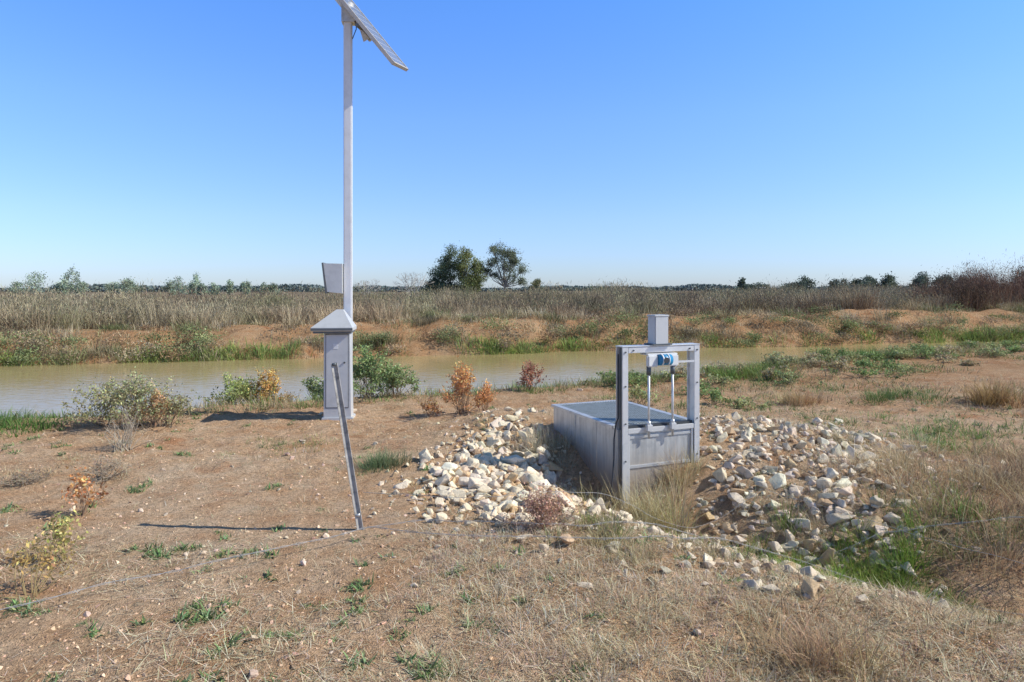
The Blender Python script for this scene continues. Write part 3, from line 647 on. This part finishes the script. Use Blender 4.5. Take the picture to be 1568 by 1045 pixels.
m,n,b,o=nt('solar_cells'); tc=n.nodes.new('ShaderNodeTexCoord').outputs['Object']
bk=n.nodes.new('ShaderNodeTexBrick'); n.links.new(tc,bk.inputs[0]); bk.offset=0; bk.inputs['Scale'].default_value=1
bk.inputs['Brick Width'].default_value=.13; bk.inputs['Row Height'].default_value=.13; bk.inputs['Mortar Size'].default_value=.006
bk.inputs['Color1'].default_value=(.20,.23,.28,1); bk.inputs['Color2'].default_value=(.22,.25,.30,1); bk.inputs['Mortar'].default_value=(.6,.6,.6,1)
n.links.new(bk.outputs[0],b.inputs['Base Color']); b.inputs['Roughness'].default_value=.15
PE=bpy.data.objects.new('solar_panel',None); scene.collection.objects.link(PE); PE.parent=S
PE.location=(px_-.06,py_-.0,5.64)
dn=Vector((.64,0,-.768)).normalized(); nrm=Vector((.768,-.30,.64)); nrm=(nrm-dn*nrm.dot(dn)).normalized(); yy_=nrm.cross(dn)
M=Matrix((dn,yy_,nrm)).transposed().to_4x4(); PE.rotation_euler=M.to_euler()
box('panel_glass',PE,-.63,1.13,-.32,.32,.052,.058,m,0)
box('panel_tray',PE,-.65,1.15,-.34,.34,.018,.050,TIMB,.003)
for nm,a_ in (('frame_a',(-.66,1.16,-.352,-.322)),('frame_b',(-.66,1.16,.322,.352))): box(nm,PE,*a_,.015,.066,TIMB,.003)
box('frame_c',PE,-.66,-.632,-.320,.320,.0165,.065,TIMB,.003); box('frame_d',PE,1.132,1.16,-.320,.320,.0165,.065,TIMB,.003)
box('mount_rail_a',PE,.45,.50,-.36,.36,-.03,.013,SHD,.003); box('mount_rail_b',PE,-.3,-.25,-.36,.36,-.03,.013,SHD,.003)
box('mount_arm',PE,-.32,.62,-.03,.03,-.07,-.032,GALV,.003)
prism('mount_gusset',PE,[(.40,-.031),(.62,-.031),(.60,-.12)],-.10,-.09,TIMB)
cyl('pole_head',S,(px_,py_,5.45),(px_,py_,5.62),.075,GALV,16)
prism('pole_clamp',S,[(px_-.08,5.35),(px_+.09,5.35),(px_+.12,5.5),(px_-.08,5.62)],py_-.075,py_+.075,GALV)
wire('panel_lead',[(px_+.06,py_-.06,5.5),(px_+.11,py_-.08,5.38),(px_+.12,py_-.08,5.25),(px_+.065,py_-.06,5.12)],.006,DARK,S)
# ------------------------------------------------------------ star picket + wires
bx,by=W(557,808); zb=float(H(bx,by)); e=Vector((bx,by,zb-.15)); t=Vector((-1.275,by,1.18)); K=empty('star_picket',(0,0,0))
dv=(t-e).normalized(); L=(t-e).length; bm=bmesh.new(); q=dv.to_track_quat('Z','Y').to_matrix().to_4x4()
for k_ in range(3):
    an=math.radians(70+120*k_); r=bmesh.ops.create_cube(bm,size=1)
    for v in r['verts']:
        x_,y_=v.co.x*.025+.0130,v.co.y*.005; z_=(v.co.z+.5)*L
        v.co=Vector((x_*math.cos(an)-y_*math.sin(an),x_*math.sin(an)+y_*math.cos(an),z_))
bm.transform(Matrix.Translation(e)@q); obj_from_bm(bm,'post_section',K,RUST)
cyl('wire_tie',K,e+dv*.25,e+dv*.27,.02,GALV,10)
cyl('top_tie',K,t-dv*.02,t+dv*.0,.02,SHD,8)
def groundwire(name,pts,dz,r,amp=.02,twist=False,ph=0):
    out=[]; P=[np.array(p) for p in pts]
    for a_,b2 in zip(P[:-1],P[1:]):
        n_=max(8,int(np.linalg.norm(b2-a_)/.04))
        for i in range(n_):
            p=a_+(b2-a_)*i/n_; out.append((p[0]+amp*float(fbm(p[0]*1.3,p[1]*1.3,5+ph,3)),p[1]+amp*2*float(fbm(p[0]*1.1,p[1],8+ph,3)),float(H(p[0],p[1],False))+dz+.05*abs(float(fbm(p[0]*1.5,p[1],9+ph,3)))))
    if twist:
        E=empty(name,(0,0,0))
        for s_,nm in ((1,'strand_a'),(-1,'strand_b')): wire(nm,[(x,y+s_*.004*math.sin(i*1.1),z+s_*.004*math.cos(i*1.1)) for i,(x,y,z) in enumerate(out)],r,WIREM,E)
        a=Acc()
        for i in range(4,len(out)-2,4):
            x,y,z=out[i]
            for s in (-1,1): a.tube((x-.010*s,y,z-.014),(x+.010*s,y,z+.014),.0015,.0007,(.38,.36,.33),3)
        b2=a.finish('barbs',BARK); b2.parent=E
    else: wire(name,out,r,WIREM)
w=lambda px,py:W(px,py)
groundwire('barbed_wire',[w(-60,965),w(150,915),w(400,862),w(557,826),w(660,815),w(880,822),w(1100,800),w(1350,790),w(1640,800)],.07,.0016,.06,True)
groundwire('barbed_wire',[w(557,826),w(700,845),w(920,850),w(1200,830),w(1450,845),w(1640,870)],.10,.0014,.07,True,3)
groundwire('fence_wire',[w(557,780),w(760,800),w(960,770),w(1170,750),w(1400,800),w(1640,850)],.15,.0016,.05,ph=5)
# ------------------------------------------------------------ camera, light, world
cam=bpy.data.cameras.new('camera'); cam.lens=24; cam.sensor_width=36; cam.shift_y=-77.5/1568; cam.clip_end=8000; cam.clip_start=.05
co=bpy.data.objects.new('camera',cam); co.location=(0,0,CAMZ); co.rotation_euler=(math.pi/2,0,0); scene.collection.objects.link(co); scene.camera=co
EL=math.radians(39.5); SD=Vector((math.cos(EL),math.cos(EL)*-.10,math.sin(EL)))
su=bpy.data.lights.new('sun','SUN'); su.energy=5.0; su.angle=math.radians(.5); su.color=(1,.96,.88)
so=bpy.data.objects.new('sun',su); so.rotation_euler=SD.to_track_quat('Z','Y').to_euler(); so.location=(20,0,20); scene.collection.objects.link(so)
wd=bpy.data.worlds.new('World'); scene.world=wd; wd.use_nodes=True; n=wd.node_tree; bg=n.nodes['Background']
sk=n.nodes.new('ShaderNodeTexSky'); sk.sky_type='NISHITA'; sk.sun_disc=False; sk.sun_elevation=EL; sk.sun_rotation=math.radians(96)
sk.air_density=1.0; sk.dust_density=.3; sk.ozone_density=3.0; sk.altitude=100
tc=n.nodes.new('ShaderNodeTexCoord'); sp=n.nodes.new('ShaderNodeSeparateXYZ'); n.links.new(tc.outputs['Generated'],sp.inputs[0])
rp=ramp(n,sp.outputs[2],[(0.0,(.88,1.05,1.55)),(.10,(1.10,1.27,1.80)),(.24,(1.16,1.50,2.20)),(.40,(1.0,1.62,2.50)),(.60,(.50,.62,.68))])
n.links.new(mix(n,1.0,sk.outputs[0],rp.outputs[0],'MULTIPLY'),bg.inputs[0]); bg.inputs[1].default_value=.11
scene.view_settings.view_transform='Standard'; scene.view_settings.look='None'; scene.view_settings.exposure=0
